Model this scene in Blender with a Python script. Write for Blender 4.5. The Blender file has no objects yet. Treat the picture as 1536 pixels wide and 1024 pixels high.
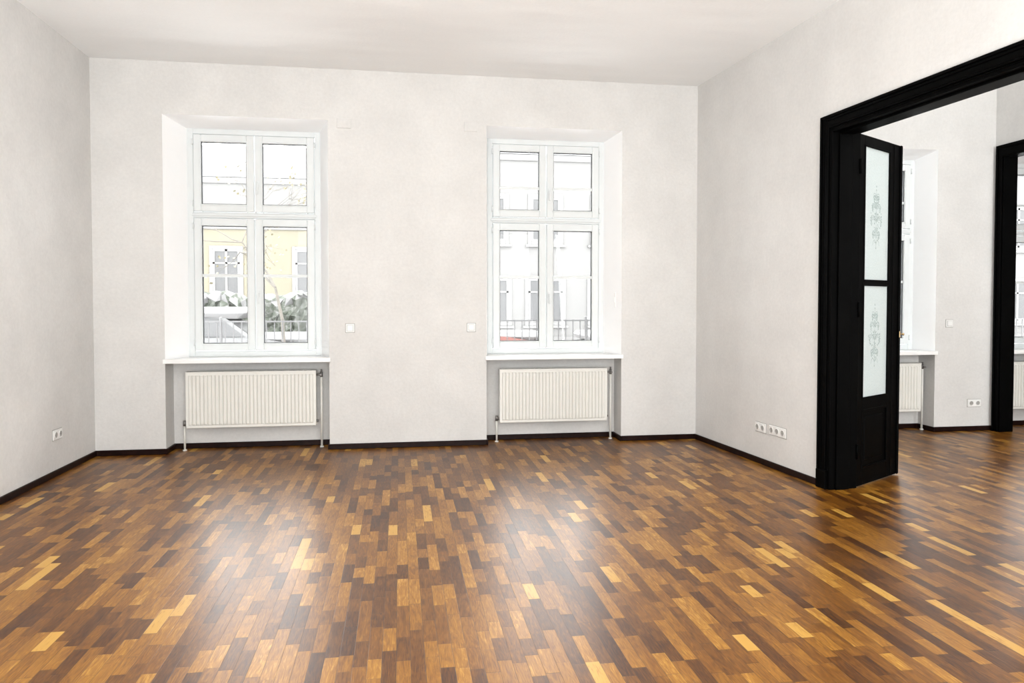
import bpy, math, random
from math import *
from mathutils import Vector, Matrix
random.seed(4)
SC=bpy.context.scene
COL=SC.collection

# ---------------------------------------------------------------- materials
def newmat(name):
    m=bpy.data.materials.new(name); m.use_nodes=True
    nt=m.node_tree; nt.nodes.clear()
    out=nt.nodes.new('ShaderNodeOutputMaterial')
    return m,nt,out
def N(nt,t,**kw):
    n=nt.nodes.new(t)
    for k,v in kw.items():
        if k=='ins':
            for a,b in v.items(): n.inputs[a].default_value=b
        else: setattr(n,k,v)
    return n
def M(nt,op,a,b=None,c=None):
    n=nt.nodes.new('ShaderNodeMath'); n.operation=op
    for i,x in enumerate((a,b,c)):
        if x is None: continue
        if isinstance(x,(int,float)): n.inputs[i].default_value=x
        else: nt.links.new(x,n.inputs[i])
    return n.outputs[0]
def ramp(nt,fac,stops,interp='LINEAR'):
    r=nt.nodes.new('ShaderNodeValToRGB'); r.color_ramp.interpolation=interp
    el=r.color_ramp.elements
    while len(el)<len(stops): el.new(.5)
    for e,(p,c) in zip(el,stops):
        e.position=p; e.color=(c[0],c[1],c[2],1)
    nt.links.new(fac,r.inputs[0]); return r.outputs[0]
def plain(name,c,rough=.5,metal=0,spec=.5,var=.04,scale=8,bump=0,bscale=60,coat=0):
    m,nt,out=newmat(name)
    b=N(nt,'ShaderNodeBsdfPrincipled'); nt.links.new(b.outputs[0],out.inputs[0])
    tc=N(nt,'ShaderNodeTexCoord')
    no=N(nt,'ShaderNodeTexNoise',ins={'Scale':scale,'Detail':5.0}); nt.links.new(tc.outputs['Object'],no.inputs['Vector'])
    lo=[max(0,x*(1-var)) for x in c]; hi=[min(1,x*(1+var)) for x in c]
    cr=ramp(nt,no.outputs[0],[(.3,lo),(.7,hi)])
    nt.links.new(cr,b.inputs['Base Color'])
    b.inputs['Roughness'].default_value=rough; b.inputs['Metallic'].default_value=metal
    b.inputs['Specular IOR Level'].default_value=spec; b.inputs['Coat Weight'].default_value=coat
    if bump:
        n2=N(nt,'ShaderNodeTexNoise',ins={'Scale':bscale,'Detail':6.0}); nt.links.new(tc.outputs['Object'],n2.inputs['Vector'])
        bp=N(nt,'ShaderNodeBump',ins={'Strength':bump,'Distance':.01}); nt.links.new(n2.outputs[0],bp.inputs['Height'])
        nt.links.new(bp.outputs[0],b.inputs['Normal'])
    return m
def plaster(name,c,streak=False):
    m,nt,out=newmat(name)
    b=N(nt,'ShaderNodeBsdfPrincipled'); nt.links.new(b.outputs[0],out.inputs[0])
    tc=N(nt,'ShaderNodeTexCoord')
    mp=N(nt,'ShaderNodeMapping'); nt.links.new(tc.outputs['Object'],mp.inputs[0])
    if streak: mp.inputs['Scale'].default_value=(.3,.8,1)
    n1=N(nt,'ShaderNodeTexNoise',ins={'Scale':1.8,'Detail':8.0 if not streak else 2.0,'Roughness':.65}); nt.links.new(mp.outputs[0],n1.inputs['Vector'])
    n2=N(nt,'ShaderNodeTexNoise',ins={'Scale':34.0,'Detail':4.0,'Roughness':.7}); nt.links.new(tc.outputs['Object'],n2.inputs['Vector'])
    s=M(nt,'ADD',M(nt,'MULTIPLY',n1.outputs[0],.6),M(nt,'MULTIPLY',n2.outputs[0],.4))
    k=.91 if not streak else .97
    cr=ramp(nt,s,[(.32,[x*k for x in c]),(.68,[min(1,x*(2-k)) for x in c])])
    nt.links.new(cr,b.inputs['Base Color'])
    b.inputs['Roughness'].default_value=.85; b.inputs['Specular IOR Level'].default_value=.2
    n3=N(nt,'ShaderNodeTexNoise',ins={'Scale':45.0,'Detail':6.0}); nt.links.new(tc.outputs['Object'],n3.inputs['Vector'])
    bp=N(nt,'ShaderNodeBump',ins={'Strength':.14,'Distance':.008}); nt.links.new(n3.outputs[0],bp.inputs['Height'])
    if streak:
        bp2=N(nt,'ShaderNodeBump',ins={'Strength':.35,'Distance':.10}); nt.links.new(n1.outputs[0],bp2.inputs['Height'])
        nt.links.new(bp2.outputs[0],bp.inputs['Normal'])
    nt.links.new(bp.outputs[0],b.inputs['Normal'])
    return m
def parquet():
    m,nt,out=newmat('parquet_wood')
    b=N(nt,'ShaderNodeBsdfPrincipled'); nt.links.new(b.outputs[0],out.inputs[0])
    tc=N(nt,'ShaderNodeTexCoord'); sx=N(nt,'ShaderNodeSeparateXYZ'); nt.links.new(tc.outputs['Object'],sx.inputs[0])
    X=M(nt,'ADD',sx.outputs[0],50.0); Y=M(nt,'ADD',sx.outputs[1],50.0)
    W=.060
    xr=M(nt,'DIVIDE',X,W); row=M(nt,'FLOOR',xr); fx=M(nt,'FRACT',xr)
    wn=N(nt,'ShaderNodeTexWhiteNoise',noise_dimensions='1D'); nt.links.new(row,wn.inputs['W'])
    wn2=N(nt,'ShaderNodeTexWhiteNoise',noise_dimensions='1D'); nt.links.new(M(nt,'ADD',row,731.3),wn2.inputs['W'])
    L=M(nt,'ADD',M(nt,'MULTIPLY',wn.outputs[0],.12),.20)
    yl=M(nt,'DIVIDE',M(nt,'ADD',Y,wn2.outputs[0]),L)
    # unequal stave lengths along each row
    yl=M(nt,'ADD',yl,M(nt,'MULTIPLY',M(nt,'SINE',M(nt,'ADD',M(nt,'MULTIPLY',yl,2.3),M(nt,'MULTIPLY',row,1.9))),.22))
    cell0=M(nt,'FLOOR',yl); fy=M(nt,'FRACT',yl)
    cv=N(nt,'ShaderNodeCombineXYZ'); nt.links.new(row,cv.inputs[0]); nt.links.new(cell0,cv.inputs[1])
    idn=N(nt,'ShaderNodeTexWhiteNoise',noise_dimensions='3D'); nt.links.new(cv.outputs[0],idn.inputs['Vector'])
    val=idn.outputs['Value']
    big=N(nt,'ShaderNodeTexNoise',ins={'Scale':.8,'Detail':2.0}); nt.links.new(tc.outputs['Object'],big.inputs['Vector'])
    cs=N(nt,'ShaderNodeCombineXYZ')
    nt.links.new(M(nt,'MULTIPLY',X,14.0),cs.inputs[0]); nt.links.new(M(nt,'ADD',M(nt,'MULTIPLY',Y,2.4),M(nt,'MULTIPLY',val,60.0)),cs.inputs[1]); nt.links.new(M(nt,'MULTIPLY',val,40.0),cs.inputs[2])
    g1=N(nt,'ShaderNodeTexNoise',ins={'Scale':2.4,'Detail':6.0,'Roughness':.65,'Distortion':1.8}); nt.links.new(cs.outputs[0],g1.inputs['Vector'])
    cs2=N(nt,'ShaderNodeCombineXYZ')
    nt.links.new(M(nt,'MULTIPLY',X,150.0),cs2.inputs[0]); nt.links.new(M(nt,'ADD',M(nt,'MULTIPLY',Y,8.0),M(nt,'MULTIPLY',val,90.0)),cs2.inputs[1])
    g2=N(nt,'ShaderNodeTexNoise',ins={'Scale':1.5,'Detail':3.0}); nt.links.new(cs2.outputs[0],g2.inputs['Vector'])
    v=M(nt,'ADD',M(nt,'MULTIPLY',val,.70),.11)
    v=M(nt,'ADD',v,M(nt,'MULTIPLY',M(nt,'SUBTRACT',g1.outputs[0],.5),.9))
    v=M(nt,'ADD',v,M(nt,'MULTIPLY',M(nt,'SUBTRACT',g2.outputs[0],.5),.6))
    v=M(nt,'ADD',v,M(nt,'MULTIPLY',M(nt,'SUBTRACT',big.outputs[0],.5),.45))
    v=M(nt,'ADD',v,M(nt,'MULTIPLY',M(nt,'GREATER_THAN',val,.97),.22))
    col=ramp(nt,v,[(0,(.042,.011,.001)),(.22,(.095,.031,.0025)),(.5,(.195,.073,.0065)),(.78,(.345,.150,.016)),(1,(.56,.31,.06))])
    ex=M(nt,'MINIMUM',fx,M(nt,'SUBTRACT',1.0,fx)); ey=M(nt,'MULTIPLY',M(nt,'MINIMUM',fy,M(nt,'SUBTRACT',1.0,fy)),M(nt,'DIVIDE',L,W))
    e=M(nt,'MINIMUM',ex,ey)
    gap=ramp(nt,e,[(0,(.35,.35,.35)),(.03,(1,1,1))])
    mx=N(nt,'ShaderNodeMix',data_type='RGBA',blend_type='MULTIPLY'); mx.inputs[0].default_value=1
    nt.links.new(col,mx.inputs[6]); nt.links.new(gap,mx.inputs[7])
    nt.links.new(mx.outputs[2],b.inputs['Base Color'])
    rr=M(nt,'ADD',M(nt,'MULTIPLY',g1.outputs[0],.06),.32)
    nt.links.new(rr,b.inputs['Roughness'])
    b.inputs['Specular IOR Level'].default_value=.38
    bp=N(nt,'ShaderNodeBump',ins={'Strength':.22,'Distance':.002}); nt.links.new(gap,bp.inputs['Height'])
    n9=N(nt,'ShaderNodeTexNoise',ins={'Scale':7.0,'Detail':2.0}); nt.links.new(tc.outputs['Object'],n9.inputs['Vector'])
    bp2=N(nt,'ShaderNodeBump',ins={'Strength':.04,'Distance':.02}); nt.links.new(n9.outputs[0],bp2.inputs['Height']); nt.links.new(bp2.outputs[0],bp.inputs['Normal'])
    nt.links.new(bp.outputs[0],b.inputs['Normal'])
    return m
def glassmat():
    m,nt,out=newmat('clear_glass')
    t=N(nt,'ShaderNodeBsdfTransparent'); t.inputs[0].default_value=(.98,.985,.98,1)
    g=N(nt,'ShaderNodeBsdfGlossy'); g.inputs['Roughness'].default_value=.02
    f=N(nt,'ShaderNodeFresnel'); f.inputs[0].default_value=1.3
    mx=N(nt,'ShaderNodeMixShader'); nt.links.new(f.outputs[0],mx.inputs[0]); nt.links.new(t.outputs[0],mx.inputs[1]); nt.links.new(g.outputs[0],mx.inputs[2])
    nt.links.new(mx.outputs[0],out.inputs[0]); return m
def frosted():
    m,nt,out=newmat('frosted_glass')
    tc=N(nt,'ShaderNodeTexCoord'); no=N(nt,'ShaderNodeTexNoise',ins={'Scale':90.0,'Detail':3.0}); nt.links.new(tc.outputs['Object'],no.inputs['Vector'])
    c=ramp(nt,no.outputs[0],[(.3,(.70,.76,.76)),(.7,(.82,.87,.865))])
    d=N(nt,'ShaderNodeBsdfPrincipled'); d.inputs['Roughness'].default_value=.3; nt.links.new(c,d.inputs['Base Color'])
    t=N(nt,'ShaderNodeBsdfTranslucent'); nt.links.new(c,t.inputs[0])
    mx=N(nt,'ShaderNodeMixShader'); mx.inputs[0].default_value=.5
    nt.links.new(d.outputs[0],mx.inputs[1]); nt.links.new(t.outputs[0],mx.inputs[2]); nt.links.new(mx.outputs[0],out.inputs[0]); return m

E=.205
def e(c): return tuple(x*E for x in c)
MAT=dict(
 wall=plaster('white_plaster',(.715,.706,.690)),
 ceil=plaster('ceiling_plaster',(.92,.925,.92),True),
 reveal=plain('reveal_painted_daylight',(.98,.985,.99),.6,var=.01),  # whiter than the wall: daylight on the reveals put into the colour
 floor=parquet(),
 frame=plain('white_window_paint',(.74,.77,.775),.35,var=.02),
 gasket=plain('dark_gasket',(.06,.065,.07),.6),
 glass=glassmat(), frost=frosted(),
 sill=plain('white_sill',(.94,.94,.93),.3,var=.02),
 rad=plain('cream_radiator_enamel',(.83,.822,.775),.35,var=.02),
 radg=plain('radiator_groove_shade',(.62,.61,.56),.5,var=.02),  # shade between the ribs painted as a darker enamel tone
 radd=plain('radiator_painted_shadow',(.30,.29,.26),.5),  # dark filler colour stands in for the shade inside the radiator
 pipe=plain('cream_pipe_paint',(.78,.77,.72),.35),
 valve=plain('dull_valve_metal',(.22,.21,.20),.4,metal=.5),
 black=plain('black_lacquer',(.0012,.0012,.0012),.5,spec=.025,var=.3,scale=5),
 base=plain('dark_baseboard_wood',(.012,.004,.003),.4,var=.4,scale=20,spec=.12),
 plate=plain('white_plastic',(.87,.87,.855),.35,var=.01),
 plate_shade=plain('painted_socket_shadow',(.38,.37,.35),.5),  # painted shadow for plate outlines, rocker gaps and socket recesses
 brass=plain('brass',(.50,.36,.18),.35,metal=1),
 etch=plain('etched_pattern',(.38,.45,.44),.6),
 snow=plain('snow',e((.62,.62,.63)),.8,var=.06,scale=2,bump=.4,bscale=4),
 gsnow=plain('ground_snow',(.78,.78,.78),.8,var=.05,scale=1,bump=.4,bscale=3),
 yellow=plain('yellow_render',e((.54,.495,.37)),.9,scale=1),
 white=plain('pale_render',e((.475,.472,.470)),.9,scale=1),
 fframe=plain('white_facade_frame',e((.54,.54,.54)),.6),
 fglass=plain('facade_glass',e((.36,.365,.375)),.3,spec=.05),
 roof=plain('snowy_roof_tile',e((.38,.39,.41)),.8,var=.2,scale=3),
 fence=plain('grey_fence_paint',e((.30,.30,.31)),.5),
 carred=plain('red_car_paint',e((.52,.20,.17)),.35,spec=.2),
 carwhite=plain('pale_car_paint',e((.52,.53,.54)),.35,spec=.2),
 tyre=plain('rubber',(.02,.02,.02),.8),
 bark=plain('bark',e((.34,.31,.27)),.9,var=.2),
 leaf=plain('yellow_leaf',e((.60,.54,.33)),.7,var=.2),
)
def hedgemat():
    m,nt,out=newmat('snowy_hedge_foliage')
    b=N(nt,'ShaderNodeBsdfPrincipled'); nt.links.new(b.outputs[0],out.inputs[0]); b.inputs['Roughness'].default_value=.8
    tc=N(nt,'ShaderNodeTexCoord'); no=N(nt,'ShaderNodeTexNoise',ins={'Scale':9.0,'Detail':8.0,'Roughness':.85}); nt.links.new(tc.outputs['Object'],no.inputs['Vector'])
    nt.links.new(ramp(nt,no.outputs[0],[(.36,(.014,.019,.013)),(.5,(.038,.046,.034)),(.6,(.13,.13,.13))]),b.inputs['Base Color']); return m
MAT['hedge']=hedgemat()

# ---------------------------------------------------------------- mesh helper
class MB:
    def __init__(s): s.v=[];s.f=[];s.m=[];s.mats=[];s.sm=[]
    def mi(s,k):
        if k not in s.mats: s.mats.append(k)
        return s.mats.index(k)
    def poly(s,pts,mat,smooth=False):
        i=len(s.v); s.v+= [tuple(p) for p in pts]; s.f.append(tuple(range(i,i+len(pts)))); s.m.append(s.mi(mat)); s.sm.append(smooth)
    def box(s,x0,x1,y0,y1,z0,z1,mat,c=0):
        c=min(c,(x1-x0)*.45,(y1-y0)*.45,(z1-z0)*.45)
        if c<=0:
            i=len(s.v)
            s.v+=[(x0,y0,z0),(x1,y0,z0),(x1,y1,z0),(x0,y1,z0),(x0,y0,z1),(x1,y0,z1),(x1,y1,z1),(x0,y1,z1)]
            for q in ((0,3,2,1),(4,5,6,7),(0,1,5,4),(1,2,6,5),(2,3,7,6),(3,0,4,7)):
                s.f.append(tuple(i+k for k in q)); s.m.append(s.mi(mat)); s.sm.append(False)
            return
        import itertools
        P={}
        i=len(s.v)
        lo=(x0,y0,z0);hi=(x1,y1,z1)
        idx=0
        for sg in itertools.product((0,1),repeat=3):
            for ax in range(3):
                p=[]
                for k in range(3):
                    base=hi[k] if sg[k] else lo[k]
                    if k!=ax: base+= -c if sg[k] else c
                    p.append(base)
                P[(sg,ax)]=i+idx; idx+=1; s.v.append(tuple(p))
        def add(q):
            pts=[Vector(s.v[k]) for k in q]; n=(pts[1]-pts[0]).cross(pts[2]-pts[0])
            cen=sum(pts,Vector())/len(pts)-Vector(((x0+x1)/2,(y0+y1)/2,(z0+z1)/2))
            if n.dot(cen)<0: q=q[::-1]
            s.f.append(tuple(q)); s.m.append(s.mi(mat)); s.sm.append(False)
        for ax in range(3):
            o=[k for k in range(3) if k!=ax]
            for a in (0,1):
                q=[]
                for u,w in ((0,0),(1,0),(1,1),(0,1)):
                    sg=[0,0,0]; sg[ax]=a; sg[o[0]]=u; sg[o[1]]=w; q.append(P[(tuple(sg),ax)])
                add(q)
            for u,w in ((0,0),(1,0),(1,1),(0,1)):
                sa=[0,0,0];sb=[0,0,0]; sa[ax]=0; sb[ax]=1
                for t in (sa,sb): t[o[0]]=u; t[o[1]]=w
                sa=tuple(sa);sb=tuple(sb)
                add([P[(sa,o[0])],P[(sb,o[0])],P[(sb,o[1])],P[(sa,o[1])]])
        for sg in itertools.product((0,1),repeat=3): add([P[(sg,0)],P[(sg,1)],P[(sg,2)]])
    def tube(s,a,b,r1,r2,mat,n=12,cap=True):
        a=Vector(a);b=Vector(b);d=(b-a).normalized()
        u=d.orthogonal().normalized();w=d.cross(u)
        i=len(s.v)
        for c,r in((a,r1),(b,r2)):
            for k in range(n):
                t=2*pi*k/n; s.v.append(tuple(c+u*cos(t)*r+w*sin(t)*r))
        for k in range(n):
            k2=(k+1)%n; s.f.append((i+k,i+k2,i+n+k2,i+n+k)); s.m.append(s.mi(mat)); s.sm.append(True)
        if cap:
            s.f.append(tuple(i+k for k in range(n))[::-1]); s.m.append(s.mi(mat)); s.sm.append(False)
            s.f.append(tuple(i+n+k for k in range(n))); s.m.append(s.mi(mat)); s.sm.append(False)
    def ball(s,c,r,mat,nu=14,nv=9,sz=(1,1,1)):
        i=len(s.v)
        for a in range(nv+1):
            t=pi*a/nv
            for k in range(nu):
                p=2*pi*k/nu; s.v.append((c[0]+r*sz[0]*sin(t)*cos(p),c[1]+r*sz[1]*sin(t)*sin(p),c[2]+r*sz[2]*cos(t)))
        for a in range(nv):
            for k in range(nu):
                k2=(k+1)%nu; s.f.append((i+a*nu+k,i+(a+1)*nu+k,i+(a+1)*nu+k2,i+a*nu+k2)); s.m.append(s.mi(mat)); s.sm.append(True)
    def prism(s,prof,y0,y1,mat,ax='y'):
        n=len(prof); i=len(s.v)
        for yy in (y0,y1):
            for x,z in prof: s.v.append((x,yy,z))
        for k in range(n):
            k2=(k+1)%n; s.f.append((i+k,i+k2,i+n+k2,i+n+k)); s.m.append(s.mi(mat)); s.sm.append(False)
        s.f.append(tuple(i+k for k in range(n))[::-1]); s.m.append(s.mi(mat)); s.sm.append(False)
        s.f.append(tuple(i+n+k for k in range(n))); s.m.append(s.mi(mat)); s.sm.append(False)
    def slab(s,pts,z0,z1,mat):
        n=len(pts)
        s.poly([(a,b,z1) for a,b in pts],mat); s.poly([(a,b,z0) for a,b in pts][::-1],mat)
        for q in range(n):
            a=pts[q];b=pts[(q+1)%n]; s.poly([(a[0],a[1],z0),(b[0],b[1],z0),(b[0],b[1],z1),(a[0],a[1],z1)],mat)
    def obj(s,name,parent=None,loc=(0,0,0),label=None,cat=None,kind=None,group=None,mw=None,rz=0):
        me=bpy.data.meshes.new(name); me.from_pydata(s.v,[],s.f); me.update()
        for k in s.mats: me.materials.append(MAT[k])
        for p,mi,sm in zip(me.polygons,s.m,s.sm): p.material_index=mi; p.use_smooth=sm
        o=bpy.data.objects.new(name,me); COL.objects.link(o)
        if mw is not None: o.matrix_world=mw
        else:
            o.location=loc; o.rotation_euler=(0,0,rz)
        if parent: o.parent=parent
        tag(o,label,cat,kind,group); return o
def tag(o,label=None,cat=None,kind=None,group=None):
    if label:o['label']=label
    if cat:o['category']=cat
    if kind:o['kind']=kind
    if group:o['group']=group
def empty(name,loc,rz=0,**k):
    o=bpy.data.objects.new(name,None); COL.objects.link(o); o.location=loc; o.rotation_euler=(0,0,rz); o.empty_display_size=.1
    tag(o,**k); return o

# ---------------------------------------------------------------- room dimensions
XL=-2.962; YB=7.708; XR=3.243; H=3.88; YO=8.32; YF=8.0
HW=4.7
REAR=-2.2
ZSB,ZST=.905,.945
WINS=[
 (-2.305,-.716,-2.145,3.365,1.315,(-2.14,-.862,.235,.80),False),
 (.908,2.386,.957,3.365,1.30,(1.062,2.255,.212,.785),True),
 (4.66,6.18,4.80,3.28,1.30,(4.84,6.08,.225,.79),True),
 (7.06,8.56,7.17,3.28,1.27,(7.20,8.42,.225,.79),True),
]
XEND=9.6
mb=MB()
xs=XL-.2
for w in WINS:
    x0,x1,fx0,zt,fw,_,_=w; fx1=fx0+fw; fzt=zt-.07
    mb.poly([(xs,YB,0),(x0,YB,0),(x0,YB,HW),(xs,YB,HW)],'wall')
    mb.poly([(x0,YB,zt),(x1,YB,zt),(x1,YB,HW),(x0,YB,HW)],'wall')
    yr=YF+.03
    mb.poly([(x0,YB,ZSB),(fx0,yr,ZSB),(fx0,yr,fzt),(x0,YB,zt)],'reveal')
    mb.poly([(fx1,yr,ZSB),(x1,YB,ZSB),(x1,YB,zt),(fx1,yr,fzt)],'reveal')
    mb.poly([(x0,YB,zt),(fx0,yr,fzt),(fx1,yr,fzt),(x1,YB,zt)],'reveal')
    yn=YF-.02
    mb.poly([(x0,YB,0),(x0,yn,0),(x0,yn,ZSB),(x0,YB,ZSB)],'wall')
    mb.poly([(x1,yn,0),(x1,YB,0),(x1,YB,ZSB),(x1,yn,ZSB)],'wall')
    mb.poly([(x0,yn,0),(x1,yn,0),(x1,yn,ZSB),(x0,yn,ZSB)],'wall')
    mb.poly([(x0,YB,ZSB),(x0,yr,ZSB),(x1,yr,ZSB),(x1,YB,ZSB)],'wall')
    mb.poly([(fx0,yr,ZSB),(fx0,YO,ZSB),(fx0,YO,fzt),(fx0,yr,fzt)],'reveal')
    mb.poly([(fx1,YO,ZSB),(fx1,yr,ZSB),(fx1,yr,fzt),(fx1,YO,fzt)],'reveal')
    mb.poly([(fx0,yr,fzt),(fx0,YO,fzt),(fx1,YO,fzt),(fx1,yr,fzt)],'reveal')
    mb.poly([(fx0,yr,ZSB),(fx1,yr,ZSB),(fx1,YO,ZSB),(fx0,YO,ZSB)],'reveal')
    xs=x1
mb.poly([(xs,YB,0),(XEND,YB,0),(XEND,YB,HW),(xs,YB,HW)],'wall')
xs=XL-.2
for w in WINS:
    x0,x1,fx0,zt,fw,_,_=w; fx1=fx0+fw; fzt=zt-.07
    mb.poly([(fx0,YO,-.3),(xs,YO,-.3),(xs,YO,HW+.1),(fx0,YO,HW+.1)],'white')
    mb.poly([(fx1,YO,fzt),(fx0,YO,fzt),(fx0,YO,HW+.1),(fx1,YO,HW+.1)],'white')
    mb.poly([(fx1,YO,-.3),(fx0,YO,-.3),(fx0,YO,ZSB),(fx1,YO,ZSB)],'white')
    xs=fx1
mb.poly([(XEND,YO,-.3),(xs,YO,-.3),(xs,YO,HW+.1),(XEND,YO,HW+.1)],'white')
mb.obj('wall_back',label='white plaster wall with deep splayed window openings',kind='structure')
mb=MB(); mb.box(XL-.2,XL,REAR,YB,0,HW,'wall'); mb.obj('wall_left',label='plain white plaster side wall',kind='structure')
mb=MB(); mb.box(XL-.2,XEND,REAR-.2,REAR,0,HW,'wall'); mb.obj('wall_rear',label='plain white plaster wall',kind='structure')
mb=MB(); mb.box(XEND,XEND+.2,REAR-.2,YO,0,HW,'wall'); mb.obj('wall_far',label='plain white wall of the third room',kind='structure')
mb=MB(); mb.box(XL-.2,XEND+.2,REAR-.2,YO,-.12,0,'floor'); mb.obj('floor',label='glossy mixed-tone brown wood parquet floor',kind='structure')
xa=XR+.11-.077*(YO-YB); xb=XR+.11+.077*(YB-REAR+.2)
mb=MB(); mb.slab([(XL-.2,REAR-.2),(xb,REAR-.2),(xa,YO),(XL-.2,YO)],H,H+.15,'ceil')
mb.box(XR-.1,XEND+.2,REAR-.2,YO,HW,HW+.15,'ceil'); mb.obj('ceiling',label='white uneven plaster ceiling',kind='structure')

ang=atan2(-.9970,.0768)
T=.23
Rw=Matrix.Translation((XR,YB,0)) @ Matrix.Rotation(ang,4,'Z')
S0,S1,DZ=2.285,4.10,2.885
SE=9.9
mb=MB()
mb.box(-.03,S0,0,T,0,HW,'wall'); mb.box(S1,SE,0,T,0,HW,'wall'); mb.box(S0,S1,0,T,DZ,HW,'wall')
mb.obj('wall_right',mw=Rw,label='white plaster wall with wide black-cased doorway',kind='structure')
def casing(mb,s0,s1,z,face,sign,wd=.118,mat='black'):
    bands=[(0,.022,.034),(.022,.042,.024),(.042,.088,.018),(.088,.104,.028),(.104,wd,.016)]
    for a,b,d in bands:
        o0=s0-wd+a; o1=s0-wd+b
        ya,yb=(face-d,face) if sign<0 else (face,face+d)
        c=.004
        mb.box(o0,o1,ya,yb,0,z+wd-a,mat,c)
        mb.box(s1+wd-b,s1+wd-a,ya,yb,0,z+wd-a,mat,c)
        mb.box(o1-.001,s1+wd-b+.001,ya,yb,z+wd-b,z+wd-a,mat,c)
mb=MB()
casing(mb,S0,S1,DZ,0,-1); casing(mb,S0,S1,DZ,T,1)
l=.022
mb.box(S0-.001,S0+l,-.015,T+.015,0,DZ,'black',.003); mb.box(S1-l,S1+.001,-.015,T+.015,0,DZ,'black',.003); mb.box(S0,S1,-.015,T+.015,DZ-l,DZ+.001,'black',.003)
mb.box(S0+l,S0+l+.018,.04,.16,0,DZ-l,'black',.004); mb.box(S0+l,S1-l,.04,.16,DZ-l-.018,DZ-l,'black',.004)
mb.box(S0-.120,S0+.0,-.038,0,0,.15,'black',.005)
mb.obj('trim_1',mw=Rw,label='black lacquered moulded casing around the wide doorway',kind='structure')

X2=6.93; T2=.15
mb=MB()
D2a,D2b,D2z=7.585,5.9,3.215
mb.box(X2,X2+T2,D2a,YB,0,HW,'wall'); mb.box(X2,X2+T2,REAR,D2b,0,HW,'wall'); mb.box(X2,X2+T2,D2b,D2a,D2z,HW,'wall')
mb.obj('wall_adjoining',label='white plaster wall with second black-cased doorway',kind='structure')
mb=MB()
for a,b,d in [(0,.025,.035),(.025,.07,.022),(.07,.085,.03)]:
    wd=.085
    for fa,fb in ((X2-d,X2),(X2+T2,X2+T2+d)):
        mb.box(fa,fb,D2a+wd-b,D2a+wd-a,0,D2z+.12-a,'black',.004)
        mb.box(fa,fb,D2b-wd+a,D2b-wd+b,0,D2z+.12-a,'black',.004)
        mb.box(fa,fb,D2b-wd+b-.001,D2a+wd-b+.001,D2z+.12-a*1.4-.036,D2z+.12-a*1.4,'black',.004)
        mb.box(fa+.005 if fa>X2 else fa,fb,D2b-.02,D2a+.02,D2z-.005,D2z+.06,'black',.004)
mb.box(X2-.015,X2+T2+.015,D2a-.02,D2a,0,D2z,'black',.003); mb.box(X2-.015,X2+T2+.015,D2b,D2b+.02,0,D2z,'black',.003); mb.box(X2-.015,X2+T2+.015,D2b,D2a,D2z-.02,D2z,'black',.003)
mb.obj('trim_2',label='black lacquered casing around the second doorway',kind='structure')

def bbx(mb,x0,x1,y0,y1):
    mb.box(x0,x1,y0,y1,0,.056,'base',.004)
mb=MB(); bt=.016
xs=XL
for w in WINS:
    x0,x1=w[0],w[1]
    if xs<XR<x0:
        bbx(mb,xs,XR,YB-bt,YB); bbx(mb,XR+T,x0,YB-bt,YB)
    elif xs<X2<x0: bbx(mb,xs,X2,YB-bt,YB)
    else: bbx(mb,xs,x0,YB-bt,YB)
    bbx(mb,x0-.001,x0+bt,YB-bt,YF-.02); bbx(mb,x1-bt,x1+.001,YB-bt,YF-.02); bbx(mb,x0,x1,YF-.02-bt,YF-.02)
    xs=x1
bbx(mb,xs,XEND,YB-bt,YB)
mb.obj('baseboard_back',label='thin dark wooden baseboard',kind='structure')
mb=MB(); bbx(mb,XL,XL+bt,REAR,YB-bt); mb.obj('baseboard_left',label='thin dark wooden baseboard',kind='structure')
mb=MB(); bbx(mb,.016,S0-.120,-bt,0); bbx(mb,S1+.13,SE,-bt,0); bbx(mb,.02,S0-.12,T,T+bt); mb.obj('baseboard_right',mw=Rw,label='thin dark wooden baseboard',kind='structure')
mb=MB(); bbx(mb,X2-bt,X2,REAR,D2b-.09); mb.obj('baseboard_adjoining',label='thin dark wooden baseboard',kind='structure')

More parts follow.
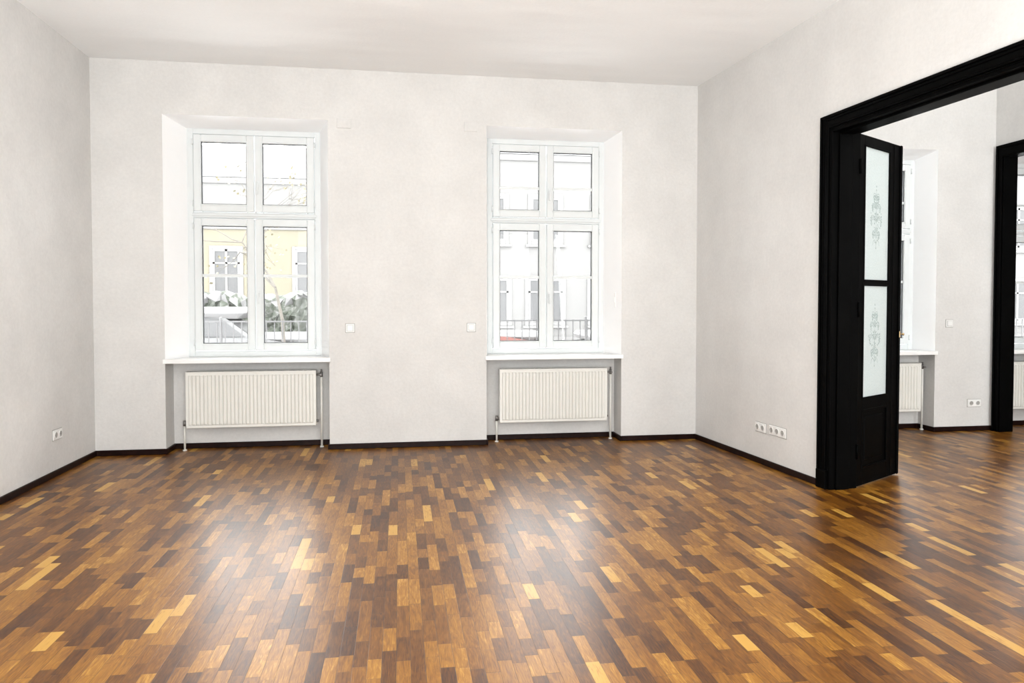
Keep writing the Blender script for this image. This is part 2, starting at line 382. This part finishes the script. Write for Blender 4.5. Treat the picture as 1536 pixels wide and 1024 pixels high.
# ---------------------------------------------------------------- windows
def rectframe(mb,x0,x1,z0,z1,y0,y1,tl,tr,tb,tt,mat,c=.004):
    mb.box(x0,x0+tl,y0,y1,z0,z1,mat,c); mb.box(x1-tr,x1,y0,y1,z0,z1,mat,c)
    mb.box(x0+tl-.001,x1-tr+.001,y0,y1,z0,z0+tb,mat,c); mb.box(x0+tl-.001,x1-tr+.001,y0,y1,z1-tt,z1,mat,c)
def window(i,w):
    x0,x1,fx0,zt,fw,_,ubar=w; fzt=zt-.07
    k=(fzt-.945)/(3.295-.945)
    Z=lambda z: .945+(z-.945)*k
    mb=MB()
    h=fzt-.945
    rectframe(mb,0,fw,0,h,0,.08,.05,.05,.06,.05,'frame')
    tz0=Z(2.385)-.945; tz1=Z(2.445)-.945
    mb.box(.049,fw-.049,-.006,.08,tz0,tz1,'frame',.006)
    mb.box(.03,fw-.03,-.016,0,tz0+.018,tz1-.012,'frame',.006)
    rectframe(mb,-.012,fw+.012,-.0,h+.008,.004,.02,.014,.014,.0141,.014,'frame',.002)
    root=mb.obj('window_%d'%i,loc=(fx0,YF,.945),label='white painted four-sash casement window in a deep reveal',kind='structure')
    mid=fw/2
    cols=[(.055,mid-.005),(mid+.005,fw-.055)]
    rows=[(.065,tz0-.006),(tz1+.006,h-.055)]
    for r,(za,zb) in enumerate(rows):
        for c,(xa,xb) in enumerate(cols):
            m=MB(); ww=xb-xa; hh=zb-za; st=.075
            rectframe(m,0,ww,0,hh,-.018,.05,st,st,st,st,'frame',.006)
            rectframe(m,st-.014,ww-st+.014,st-.014,hh-st+.014,-.024,-.01,.014,.014,.014,.014,'frame',.004)
            g=.008
            rectframe(m,st-.001,ww-st+.001,st-.001,hh-st+.001,.0,.026,g,g,g,g,'gasket',0)
            bars=[]
            if r==0: bars=[Z(1.79)-.945-za]
            elif ubar: bars=[hh*.40]
            for bz in bars:
                m.box(st-.002,ww-st+.002,-.006,.012,bz-.015,bz+.015,'frame',.003)
                m.box(st-.002,ww-st+.002,.022,.034,bz-.015,bz+.015,'frame',.003)
            hx=-.006 if c==0 else ww+.006
            for hz in (.08,hh-.08): m.tube((hx,-.022,hz-.03),(hx,-.022,hz+.03),.008,.008,'frame',10)
            s=m.obj('sash',parent=root,loc=(xa,0,za))
            m=MB(); m.box(st-.004,ww-st+.004,.013,.019,st-.004,hh-st+.004,'glass'); m.obj('glass_pane',parent=s,label='clear window glass')
            if c==1:
                m=MB(); hz=(Z(1.60)-.945-za) if r==0 else hh*.36
                m.box(.012,.040,-.028,-.018,hz-.035,hz+.035,'frame',.004)
                m.tube((.026,-.028,hz),(.026,-.055,hz),.008,.008,'frame',10)
                m.box(.017,.035,-.062,-.046,hz-.105,hz+.012,'frame',.005)
                m.obj('window_handle',parent=s,label='white lever handle')
    m=MB()
    xa,xb=x0-.012,x1+.012
    prof=[(xa-fx0,YB-.035-YF),(xb-fx0,YB-.035-YF),(xb-fx0,YB-YF),(x1-fx0-.002,YB-YF),(fw+.0,.01),(0,.01),(x0-fx0+.002,YB-YF),(xa-fx0,YB-YF)]
    m.slab(prof,-.04,0,'sill')
    m.obj('windowsill',parent=root,label='white painted sill board')
    return root
for i,w in enumerate(WINS): window(i+1,w)

# ---------------------------------------------------------------- radiators
def radiator(x0,x1,z0,z1,label):
    yf=7.80
    root=empty('radiator',((x0+x1)/2,yf,0),label=label,cat='radiator',group='panel radiators under the windows')
    W=x1-x0; hw=W/2
    m=MB()
    for side,(ya,yb) in enumerate(((0,.012),(.088,.10))):
        m.box(-hw,hw,ya,yb,z0,z1,'rad',.005)
    n=int(round(W/.0385)); p=(W-.05)/n
    za,zb=z0+.028,z1-.028
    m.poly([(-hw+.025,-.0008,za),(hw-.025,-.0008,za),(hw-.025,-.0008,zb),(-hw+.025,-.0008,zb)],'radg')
    for k in range(n):
        a=-hw+.025+k*p; b=a+p
        g=.008
        xa,xb=a+g*.5,b-g*.5; d=-.009; e_=.005
        base=[(xa,-.0008,za),(xb,-.0008,za),(xb,-.0008,zb),(xa,-.0008,zb)]; top=[(xa+e_,d,za+.012),(xb-e_,d,za+.012),(xb-e_,d,zb-.012),(xa+e_,d,zb-.012)]
        m.poly(top,'rad')
        for q in range(4): m.poly([base[q],base[(q+1)%4],top[(q+1)%4],top[q]],'rad')
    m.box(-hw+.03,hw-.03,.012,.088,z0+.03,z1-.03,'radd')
    m.obj('heating_panel',parent=root,label='cream ribbed steel panel')
    m=MB()
    m.box(-hw-.002,hw+.002,-.003,.004,z1-.006,z1+.008,'rad',.002); m.box(-hw-.002,hw+.002,.096,.103,z1-.006,z1+.008,'rad',.002)
    k=-hw
    while k<hw: m.box(k,k+.006,0,.1,z1-.004,z1+.006,'rad'); k+=.02
    for sx in (-1,1): 
        xx=sx*hw; m.box(min(xx,xx-sx*.003)-.001,max(xx,xx-sx*.003)+.001,.0,.1,z0+.02,z1+.007,'rad',.001)
    m.obj('grille',parent=root,label='slotted top grille and side covers')
    m=MB(); px=hw+.052
    m.tube((px,.05,.003),(px,.05,z1-.03),.0115,.0115,'pipe'); m.tube((px,.05,.001),(px,.05,.012),.022,.020,'pipe',16)
    m.obj('supply_pipe',parent=root,label='cream painted vertical pipe')
    m=MB()
    m.tube((hw-.002,.05,z1-.04),(px+.012,.05,z1-.04),.012,.012,'valve'); m.tube((px,.05,z1-.065),(px,.05,z1-.012),.015,.015,'valve',14)
    m.tube((px,.05,z1-.012),(px,.05,z1+.015),.011,.009,'valve',12)
    m.tube((px,.05,z1-.04),(px,.0,z1-.04),.010,.009,'valve',12)
    m.obj('valve',parent=root,label='dull metal top valve')
    m=MB(); qx=-hw-.028
    m.tube((qx,.05,.003),(qx,.05,z0+.05),.0105,.0105,'pipe'); m.tube((qx,.05,.001),(qx,.05,.012),.022,.020,'pipe',16)
    m.obj('return_pipe',parent=root,label='cream painted short pipe')
    m=MB(); m.tube((qx-.01,.05,z0+.045),(-hw+.002,.05,z0+.045),.013,.013,'valve'); m.tube((qx,.05,z0+.02),(qx,.05,z0+.075),.016,.014,'valve',14)
    m.obj('return_valve',parent=root,label='dull metal lower valve')
    m=MB(); m.tube((hw-.001,.05,z0+.045),(hw+.022,.05,z0+.045),.013,.012,'valve',12)
    m.obj('drain_plug',parent=root,label='dull metal drain plug')
    for bx in (-hw*.7,hw*.7):
        m=MB(); m.box(bx-.015,bx+.015,.10,YF-.02-yf,z0+.06,z1-.06,'rad',.002)
        m.obj('bracket',parent=root)
for w in WINS:
    radiator(*w[5],label='cream ribbed panel radiator in a window niche')

# ---------------------------------------------------------------- switches / sockets
def switchplate(name,loc,rz,n=1,kind='socket',label='',cat='socket'):
    root=empty(name,loc,rz,label=label,cat=cat,group='white wall fittings')
    s=.086; W=s*n
    m=MB(); m.box(-W/2-.005,W/2+.005,-.003,0.002,-s/2-.005,s/2+.005,'plate_shade',.001); m.box(-W/2,W/2,-.010,0.002,-s/2,s/2,'plate',.003); m.obj('cover_plate',parent=root)
    for k in range(n):
        cx=-W/2+s*(k+.5)
        if kind=='socket':
            m=MB()
            for q in range(24):
                t0=2*pi*q/24;t1=2*pi*(q+1)/24
                def P(r,t,y): return (cx+r*cos(t),y-.002,r*sin(t))
                m.poly([P(.027,t0,-.0125),P(.027,t1,-.0125),P(.030,t1,-.008),P(.030,t0,-.008)][::-1],'plate')
                m.poly([P(.027,t0,-.0125),P(.024,t0,-.0125),P(.024,t1,-.0125),P(.027,t1,-.0125)][::-1],'plate')
                m.poly([P(.024,t0,-.0125),P(.021,t0,-.0082),P(.021,t1,-.0082),P(.024,t1,-.0125)][::-1],'plate_shade')
            m.tube((cx,-.0095,0),(cx,-.0106,0),.021,.021,'plate_shade',24)
            for dx in (-.0095,.0095): m.tube((cx+dx,-.0105,0),(cx+dx,-.0112,0),.003,.003,'gasket',10)
            m.obj('socket_insert',parent=root)
        else:
            m=MB(); m.box(cx-.031,cx+.031,-.0112,-.009,-.031,.031,'plate_shade',.001); m.box(cx-.0285,cx+.0285,-.016,-.009,-.0285,.0285,'plate',.004); m.obj('rocker',parent=root)
    return root
sw='white square light switch plate on the white wall'
switchplate('light_switch',(-.505,YB,1.247),0,1,'switch',sw,'switch')
switchplate('light_switch',(.746,YB,1.248),0,1,'switch',sw,'switch')
switchplate('light_switch',(6.358,YB,1.267),0,1,'switch','white square switch plate in the adjoining room','switch')
switchplate('wall_socket',(6.70,YB,.327),0,2,'socket','white double socket low on the adjoining room wall')
switchplate('wall_socket',(XL,6.90,.36),pi/2,2,'socket','white double socket low on the side wall')
def onright(s,z,n,lab):
    p=Rw@Vector((s,0,z)); switchplate('wall_socket',p,ang,n,'socket',lab)
onright(1.300,.341,2,'white double socket low beside the triple socket')
onright(1.574,.347,3,'white triple socket low near the black door casing')
for x,z in ((-.553,3.336),(.743,3.349)):
    m=MB(); m.box(x-.07,x+.07,YB-.010,YB+.004,z-.05,z+.05,'wall',.003); m.obj('junction_cover',label='overpainted rectangular junction cover near the ceiling',cat='cover plate',group='painted junction covers')
w=WINS[1]; x1=w[1]; fx1=w[2]+w[4]
t=.30; px=x1+(fx1-x1)*t; py=YB+(YF+.03-YB)*t
a=atan2(YF+.03-YB, fx1-x1)
m=MB(); m.box(-.011,.011,0,.012,-.08,.08,'plate',.004); m.box(-.005,.005,.010,.02,-.03,.03,'plate',.003)
m.obj('blind_strap_cover',loc=(px,py,1.54),rz=a,label='slim white blind strap cover on the window reveal',cat='strap cover')

# ---------------------------------------------------------------- door leaf
Hn=Vector((3.650,5.445,0)); ld=Vector((.861,.509,0)).normalized(); la=atan2(ld.y,ld.x)
LW,LT=.735,.042
m=MB()
z0,z1=.012,2.862
g0,g1=.085,.525
zg=[(.730,1.648),(1.692,2.775)]
m.box(0,g0,-LT/2,LT/2,z0,z1,'black',.003); m.box(g1,LW,-LT/2,LT/2,z0,z1,'black',.003)
m.box(g0-.001,g1+.001,-LT/2,LT/2,z0,.16,'black',.002); m.box(g0-.001,g1+.001,-LT/2,LT/2,.62,zg[0][0],'black',.002)
m.box(g0-.001,g1+.001,-LT/2,LT/2,zg[0][1],zg[1][0],'black',.004); m.box(g0-.001,g1+.001,-LT/2,LT/2,zg[1][1],z1,'black',.002)
m.box(g0-.001,g1+.001,-.010,.010,.15,.63,'black'); m.box(g0+.05,g1-.05,-.019,.019,.21,.57,'black',.008)
for za,zb in zg+[(.16,.62)]:
    rectframe(m,g0-.012,g1+.012,za-.012,zb+.012,-LT/2-.005,-LT/2+.004,.016,.016,.016,.016,'black',.003)
m.box(.60,.615,-LT/2-.005,-LT/2,z0+.01,z1-.01,'black',.003)
m.box(.715,.745,-LT/2-.014,-LT/2+.002,z0,z1,'black',.006)
door=m.obj('door_1',loc=Hn,rz=la,label='tall black double-door leaf with etched frosted glass, open',kind='structure')
for k,(za,zb) in enumerate(zg):
    m=MB(); m.box(g0-.004,g1+.004,-.012,-.006,za-.004,zb+.004,'frost'); gp=m.obj('glass_pane',parent=door,label='frosted etched glass pane')
    m=MB(); cx=(g0+g1)/2; cz={0:1.22,1:2.20}[k]; yy=-.0128
    def ribbon(pts,w0,w1):
        n=len(pts)
        for q in range(n-1):
            (xa,za_),(xb,zb_)=pts[q],pts[q+1]; dx,dz=xb-xa,zb_-za_; L=hypot(dx,dz) or 1; nx,nz=-dz/L,dx/L
            ra=w0+(w1-w0)*q/(n-1); rb=w0+(w1-w0)*(q+1)/(n-1)
            m.poly([(cx+xa-nx*ra,yy,cz+za_-nz*ra),(cx+xb-nx*rb,yy,cz+zb_-nz*rb),(cx+xb+nx*rb,yy,cz+zb_+nz*rb),(cx+xa+nx*ra,yy,cz+za_+nz*ra)],'etch')
    def disc(x,z,r,n=8,sx=1,rot=0):
        pts=[]
        for q in range(n):
            t=2*pi*q/n; a,b=r*cos(t)*sx,r*sin(t); pts.append((cx+x+a*cos(rot)-b*sin(rot),yy,cz+z+a*sin(rot)+b*cos(rot)))
        m.poly(pts,'etch')
    def spiral(x,z,r0,t0,turn,sgn):
        pts=[]
        for q in range(15):
            f=q/14; t=t0+sgn*turn*f; r=r0*(1-f*.85); pts.append((x+r*cos(t),z+r*sin(t)))
        return pts
    ribbon([(0,-.24),(0,.24)],.002,.002)
    rr=random.Random(7+k)
    for sg in (-1,1):
        for (zc,r,t) in ((-.14,.035,0),(-.03,.06,0),(.08,.045,0),(.16,.025,0)):
            pts=spiral(sg*r,zc,r,pi if sg>0 else 0,4.2,-sg); ribbon(pts,.0025,.0015)
            for q in (2,4,6,8,10,12):
                px_,pz_=pts[q]; disc(px_+sg*.012,pz_+.012,.012,7,.5,rr.random()*3); disc(px_+sg*.006,pz_-.014,.010,7,.5,rr.random()*3)
        ribbon([(0,-.2),(sg*.03,-.17),(sg*.05,-.19),(sg*.06,-.22)],.003,.002)
        ribbon([(0,.17),(sg*.02,.21),(sg*.045,.21),(sg*.05,.19)],.003,.002)
    for zc,R_ in ((.02,.028),(.11,.02),(-.09,.02)):
        for a in range(8):
            t=2*pi*a/8; disc(R_*cos(t),zc+R_*sin(t),R_*.55,8,.45,t-pi/2)
        disc(0,zc,.008)
    for zz in (-.24,-.20,.20,.24,.27): disc(0,zz,.010,8,.6)
    for q in range(60):
        zz=rr.uniform(-.2,.2); ww=.12*(1-abs(zz)/.25); disc(rr.uniform(-ww,ww),zz,.005+.006*rr.random(),6,.6,rr.random()*3)
    m.obj('etched_ornament',parent=gp,label='grey etched floral scroll ornament')
m=MB(); kx,kz=.728,1.235; yb=-LT/2-.014
m.box(kx-.008,kx+.008,yb-.004,yb,kz-.03,kz+.025,'brass',.002)
m.tube((kx,yb-.004,kz),(kx,yb-.024,kz),.006,.006,'brass'); m.ball((kx,yb-.030,kz),.012,'brass',sz=(1,.75,1))
m.obj('door_handle',parent=door,label='small brass knob with backplate')
for hz in (.3,1.45,2.6):
    m=MB(); m.tube((-.006,-LT/2-.006,hz-.06),(-.006,-LT/2-.006,hz+.06),.009,.009,'black',12)
    m.obj('hinge',parent=door)

# ---------------------------------------------------------------- outside
G=-.15
m=MB(); m.box(-40,60,YO+.001,70,G-.3,G,'gsnow'); m.obj('ground',label='snow-covered street ground',kind='structure')
def building(name,x0,x1,y,z1,mat,matup,zsplit,label,cols,rows,offx=0,roofh=2.0):
    root=empty(name,((x0+x1)/2,y,G),label=label,cat='building')
    ox,oy,oz=(x0+x1)/2,y,G
    m=MB(); m.box(x0-ox,x1-ox,0,9,0,zsplit-oz,mat)
    if z1>zsplit:m.box(x0-ox,x1-ox,0,9,zsplit-oz,z1-oz,matup); m.box(x0-ox-.1,x1-ox+.1,-.06,0,zsplit-oz-.1,zsplit-oz+.06,'fframe',.02)
    m.box(x0-ox-.05,x1-ox+.05,-.06,0,z1-oz-.2,z1-oz+.02,'fframe',.02); m.box(x0-ox,x1-ox,-.05,0,0,.5,'white')
    m.obj('facade',parent=root)
    m=MB(); X0,X1=x0-ox-.1,x1-ox+.1; Z=z1-oz+.02
    m.poly([(X0,-.08,Z),(X1,-.08,Z),(X1,4,Z+roofh),(X0,4,Z+roofh)],'roof'); m.poly([(X1,9.1,Z),(X0,9.1,Z),(X0,4,Z+roofh),(X1,4,Z+roofh)],'roof')
    m.poly([(X0,-.08,Z),(X0,4,Z+roofh),(X0,9.1,Z)],'roof'); m.poly([(X1,-.08,Z),(X1,9.1,Z),(X1,4,Z+roofh)],'roof')
    m.obj('roof',parent=root)
    for cx in cols:
        for (zc,hh,ww) in rows:
            m=MB(); a,b=-ww/2,ww/2
            rectframe(m,a-.12,b+.12,-hh/2-.12,hh/2+.12,-.04,.0,.12,.12,.12,.12,'fframe',.01)
            m.box(a,b,-.02,-.005,-hh/2,hh/2,'fglass'); rectframe(m,a,b,-hh/2,hh/2,-.04,-.01,.07,.07,.07,.07,'fframe',0)
            m.box(-.04,.04,-.04,-.01,-hh/2,hh/2,'fframe'); m.box(a,b,-.04,-.01,hh*.18,hh*.18+.06,'fframe')
            m.box(a-.2,b+.2,-.1,0,-hh/2-.2,-hh/2-.12,'fframe',.01)
            m.obj('facade_window',parent=root,loc=(cx-ox,0,zc-oz))
building('yellow_house',-16,1.2,27,5.9,'yellow','white',4.2,'pale yellow and white house with grey roof beyond the hedge',[-12.5,-9.6,-6.0,-3.2,-.6],[(2.6,1.6,.9)],roofh=1.9)
building('white_house',1.8,32,25,6.6,'white','white',6.6,'white rendered apartment house across the snowy street',[3.1,5.0,7.2,9.6,13,16.5,20,23.5,27],[(1.6,1.5,1.2),(4.4,1.5,1.0)],roofh=1.3)
m=MB(); hx0,hx1,hy0,hy1,hz1=-10,1.6,18.5,19.5,1.66; nx,nz=110,18
def hp(x,y,z):
    return (x+random.uniform(-.06,.06),y+random.uniform(-.09,.09)+.06*sin(x*5),z+random.uniform(-.07,.07)+(.05*sin(x*2.3)+.05*sin(x*7.1) if z>1 else 0))
grid=[]
path=[(hy0,G+.02+(hz1-G)*k/12) for k in range(13)]+[(hy0+(hy1-hy0)*k/4,hz1+.05) for k in range(1,5)]+[(hy1,hz1-(hz1-G)*k/6) for k in range(1,7)]
for a in range(nx+1):
    x=hx0+(hx1-hx0)*a/nx; grid.append([hp(x,y,z) for y,z in path])
for a in range(nx):
    for b in range(len(path)-1):
        m.poly([grid[a][b],grid[a+1][b],grid[a+1][b+1],grid[a][b+1]],'snow' if 11<=b<=15 and random.random()<.5 else 'hedge')
m.poly(grid[0],'hedge'); m.poly(grid[-1][::-1],'hedge')
m.obj('hedge',label='dark green hedge dusted with snow by the street',cat='hedge',kind='stuff')
m=MB(); fy=12.6
x=-7.0
while x<13.5:
    m.box(x,x+.016,fy,fy+.016,G+.12,1.22,'fence'); x+=.13
m.box(-7,13.5,fy-.01,fy+.02,1.19,1.215,'fence'); m.box(-7,13.5,fy-.01,fy+.02,G+.12,G+.15,'fence')
x=-7.0
while x<13.6: m.box(x-.02,x+.02,fy-.02,fy+.03,G,1.28,'fence',.01); x+=2.05
m.obj('metal_fence',label='grey metal picket fence in the snowy front yard',cat='fence')
def car(loc,paint,label,rz=0):
    root=empty('car',loc,rz,label=label,cat='car',group='snowed-in parked cars')
    low=[(-2.1,.28),(2.05,.28),(2.12,.55),(2.05,.78),(1.25,.92),(.9,.95),(-1.7,.97),(-2.08,.86),(-2.14,.5)]
    cab=[(1.0,.93),(.35,1.40),(-.2,1.46),(-1.2,1.42),(-1.85,.95)]
    m=MB(); m.prism(low,-.85,.85,paint)
    A=[(x,-.80 if z<1 else -.62,z) for x,z in cab]; B=[(x,.80 if z<1 else .62,z) for x,z in cab]
    m.poly(A,paint); m.poly(B[::-1],paint)
    for k in range(5): m.poly([A[k],B[k],B[(k+1)%5],A[(k+1)%5]],paint)
    m.obj('body',parent=root)
    m=MB()
    m.poly([(.82,-.795,.98),(.32,-.66,1.34),(-.25,-.66,1.38),(-.25,-.80,.98)],'fglass'); m.poly([(-.33,-.80,.98),(-.33,-.66,1.38),(-1.15,-.66,1.36),(-1.65,-.80,.99)],'fglass')
    m.poly([(.95,-.72,.98),(.95,.72,.98),(.40,.58,1.37),(.40,-.58,1.37)],'fglass'); m.obj('car_window',parent=root)
    for wx in (-1.3,1.3):
        for wy in (-.86,.66):
            m=MB(); m.tube((wx,wy,.31),(wx,wy+.2,.31),.31,.31,'tyre',20); m.tube((wx,wy-.01,.31),(wx,wy+.21,.31),.18,.18,'fframe',14); m.obj('wheel',parent=root)
    m=MB()
    m.box(-1.75,.75,-.72,.72,1.34,1.58,'snow',.12); m.box(.85,2.1,-.80,.80,.84,1.02,'snow',.08); m.obj('snow_cover',parent=root,label='thick snow on roof and hood')
car((-3.9,16.2,G),'carwhite','pale parked car covered with snow')
car((1.1,16.6,G),'carred','red parked car covered with snow')
car((6.2,16.4,G),'carwhite','pale parked car covered with snow',pi)
def tree(loc,h,seed,lab,leaves):
    R=random.Random(seed); m=MB(); lv=[]
    def br(p,d,l,r,depth):
        q=p; dd=d
        for s in range(3):
            dd=(dd+Vector((R.uniform(-.18,.18),R.uniform(-.18,.18),R.uniform(-.05,.15)))).normalized(); n=q+dd*l/3
            m.tube(q,n,r*(1-s*.15),r*(1-(s+1)*.15),'bark',6,False); q=n
        if depth==0: lv.append(q); return
        for k in range(3 if depth>1 else 4):
            a=R.uniform(0,2*pi); t=R.uniform(.4,.9); o=dd.orthogonal().normalized(); o.rotate(Matrix.Rotation(a,3,dd))
            br(q,(dd*cos(t)+o*sin(t)).normalized(),l*R.uniform(.6,.8),r*.55,depth-1)
    br(Vector((0,0,0)),Vector((0,0,1)),h,.05,4)
    root=empty('tree',loc,label=lab,cat='tree')
    m.obj('branches',parent=root)
    if leaves:
        m=MB()
        for p in lv:
            for k in range(3):
                c=p+Vector([R.uniform(-.15,.15) for _ in range(3)]); u=Vector([R.uniform(-1,1) for _ in range(3)]).normalized()*.035; v=u.orthogonal().normalized()*.035
                m.poly([c-u,c-v,c+u,c+v],'leaf')
        m.obj('foliage',parent=root,kind='stuff')
tree((-2.2,15.0,G),2.0,3,'nearly bare tree with sparse yellow leaves behind the fence',True)
tree((-6.4,21.5,G),3.0,8,'bare snowy tree beside the yellow house',False)

# ---------------------------------------------------------------- light
W=bpy.data.worlds.new('overcast'); SC.world=W; W.use_nodes=True
bg=W.node_tree.nodes['Background']; bg.inputs[0].default_value=(.995,.995,.995,1); bg.inputs[1].default_value=12.5
def area(name,loc,rot,sx,sy,p,col=(1,1,1)):
    l=bpy.data.lights.new(name,'AREA'); l.shape='RECTANGLE'; l.size=sx; l.size_y=sy; l.energy=p; l.color=col
    o=bpy.data.objects.new(name,l); COL.objects.link(o); o.location=loc; o.rotation_euler=rot; return o
cw=(.972,.99,.995)
area('rear_fill_light',(.4,REAR+.45,1.9),(radians(108),0,0),5.6,2.8,175,cw)  # added fill behind the camera, stands for no known window
area('rear_ceiling_fill',(.2,-.9,.5),(radians(160),0,0),3.5,1.4,385,cw)  # unseen fill aimed upward, added to brighten the ceiling
area('adjoining_room_fill',(5.2,REAR+.45,1.9),(radians(108),0,0),2.6,2.8,360,cw)  # fill added for the next room, not an actual lamp there
area('adjoining_wall_fill',(4.35,3.2,3.3),(0,radians(-105),0),1.4,3.0,85,cw)  # made-up source that lifts the wall around the second doorway
area('third_room_fill',(8.3,REAR+.45,1.9),(radians(108),0,0),2.0,2.8,230,cw)  # unseen area light added to brighten the third room

# ---------------------------------------------------------------- camera
cd=bpy.data.cameras.new('camera'); cam=bpy.data.objects.new('camera',cd); COL.objects.link(cam)
cd.sensor_width=36; cd.lens=1100/1536*36; cd.shift_y=(485.9-512)/1536; cd.clip_end=200
cam.matrix_world=Matrix.Translation((0,0,1.5))@Matrix.Rotation(-.152,4,'Z')@Matrix.Rotation(pi/2-.028,4,'X')
SC.camera=cam
SC.view_settings.view_transform='Standard'
SC.view_settings.look='None'
SC.view_settings.exposure=0
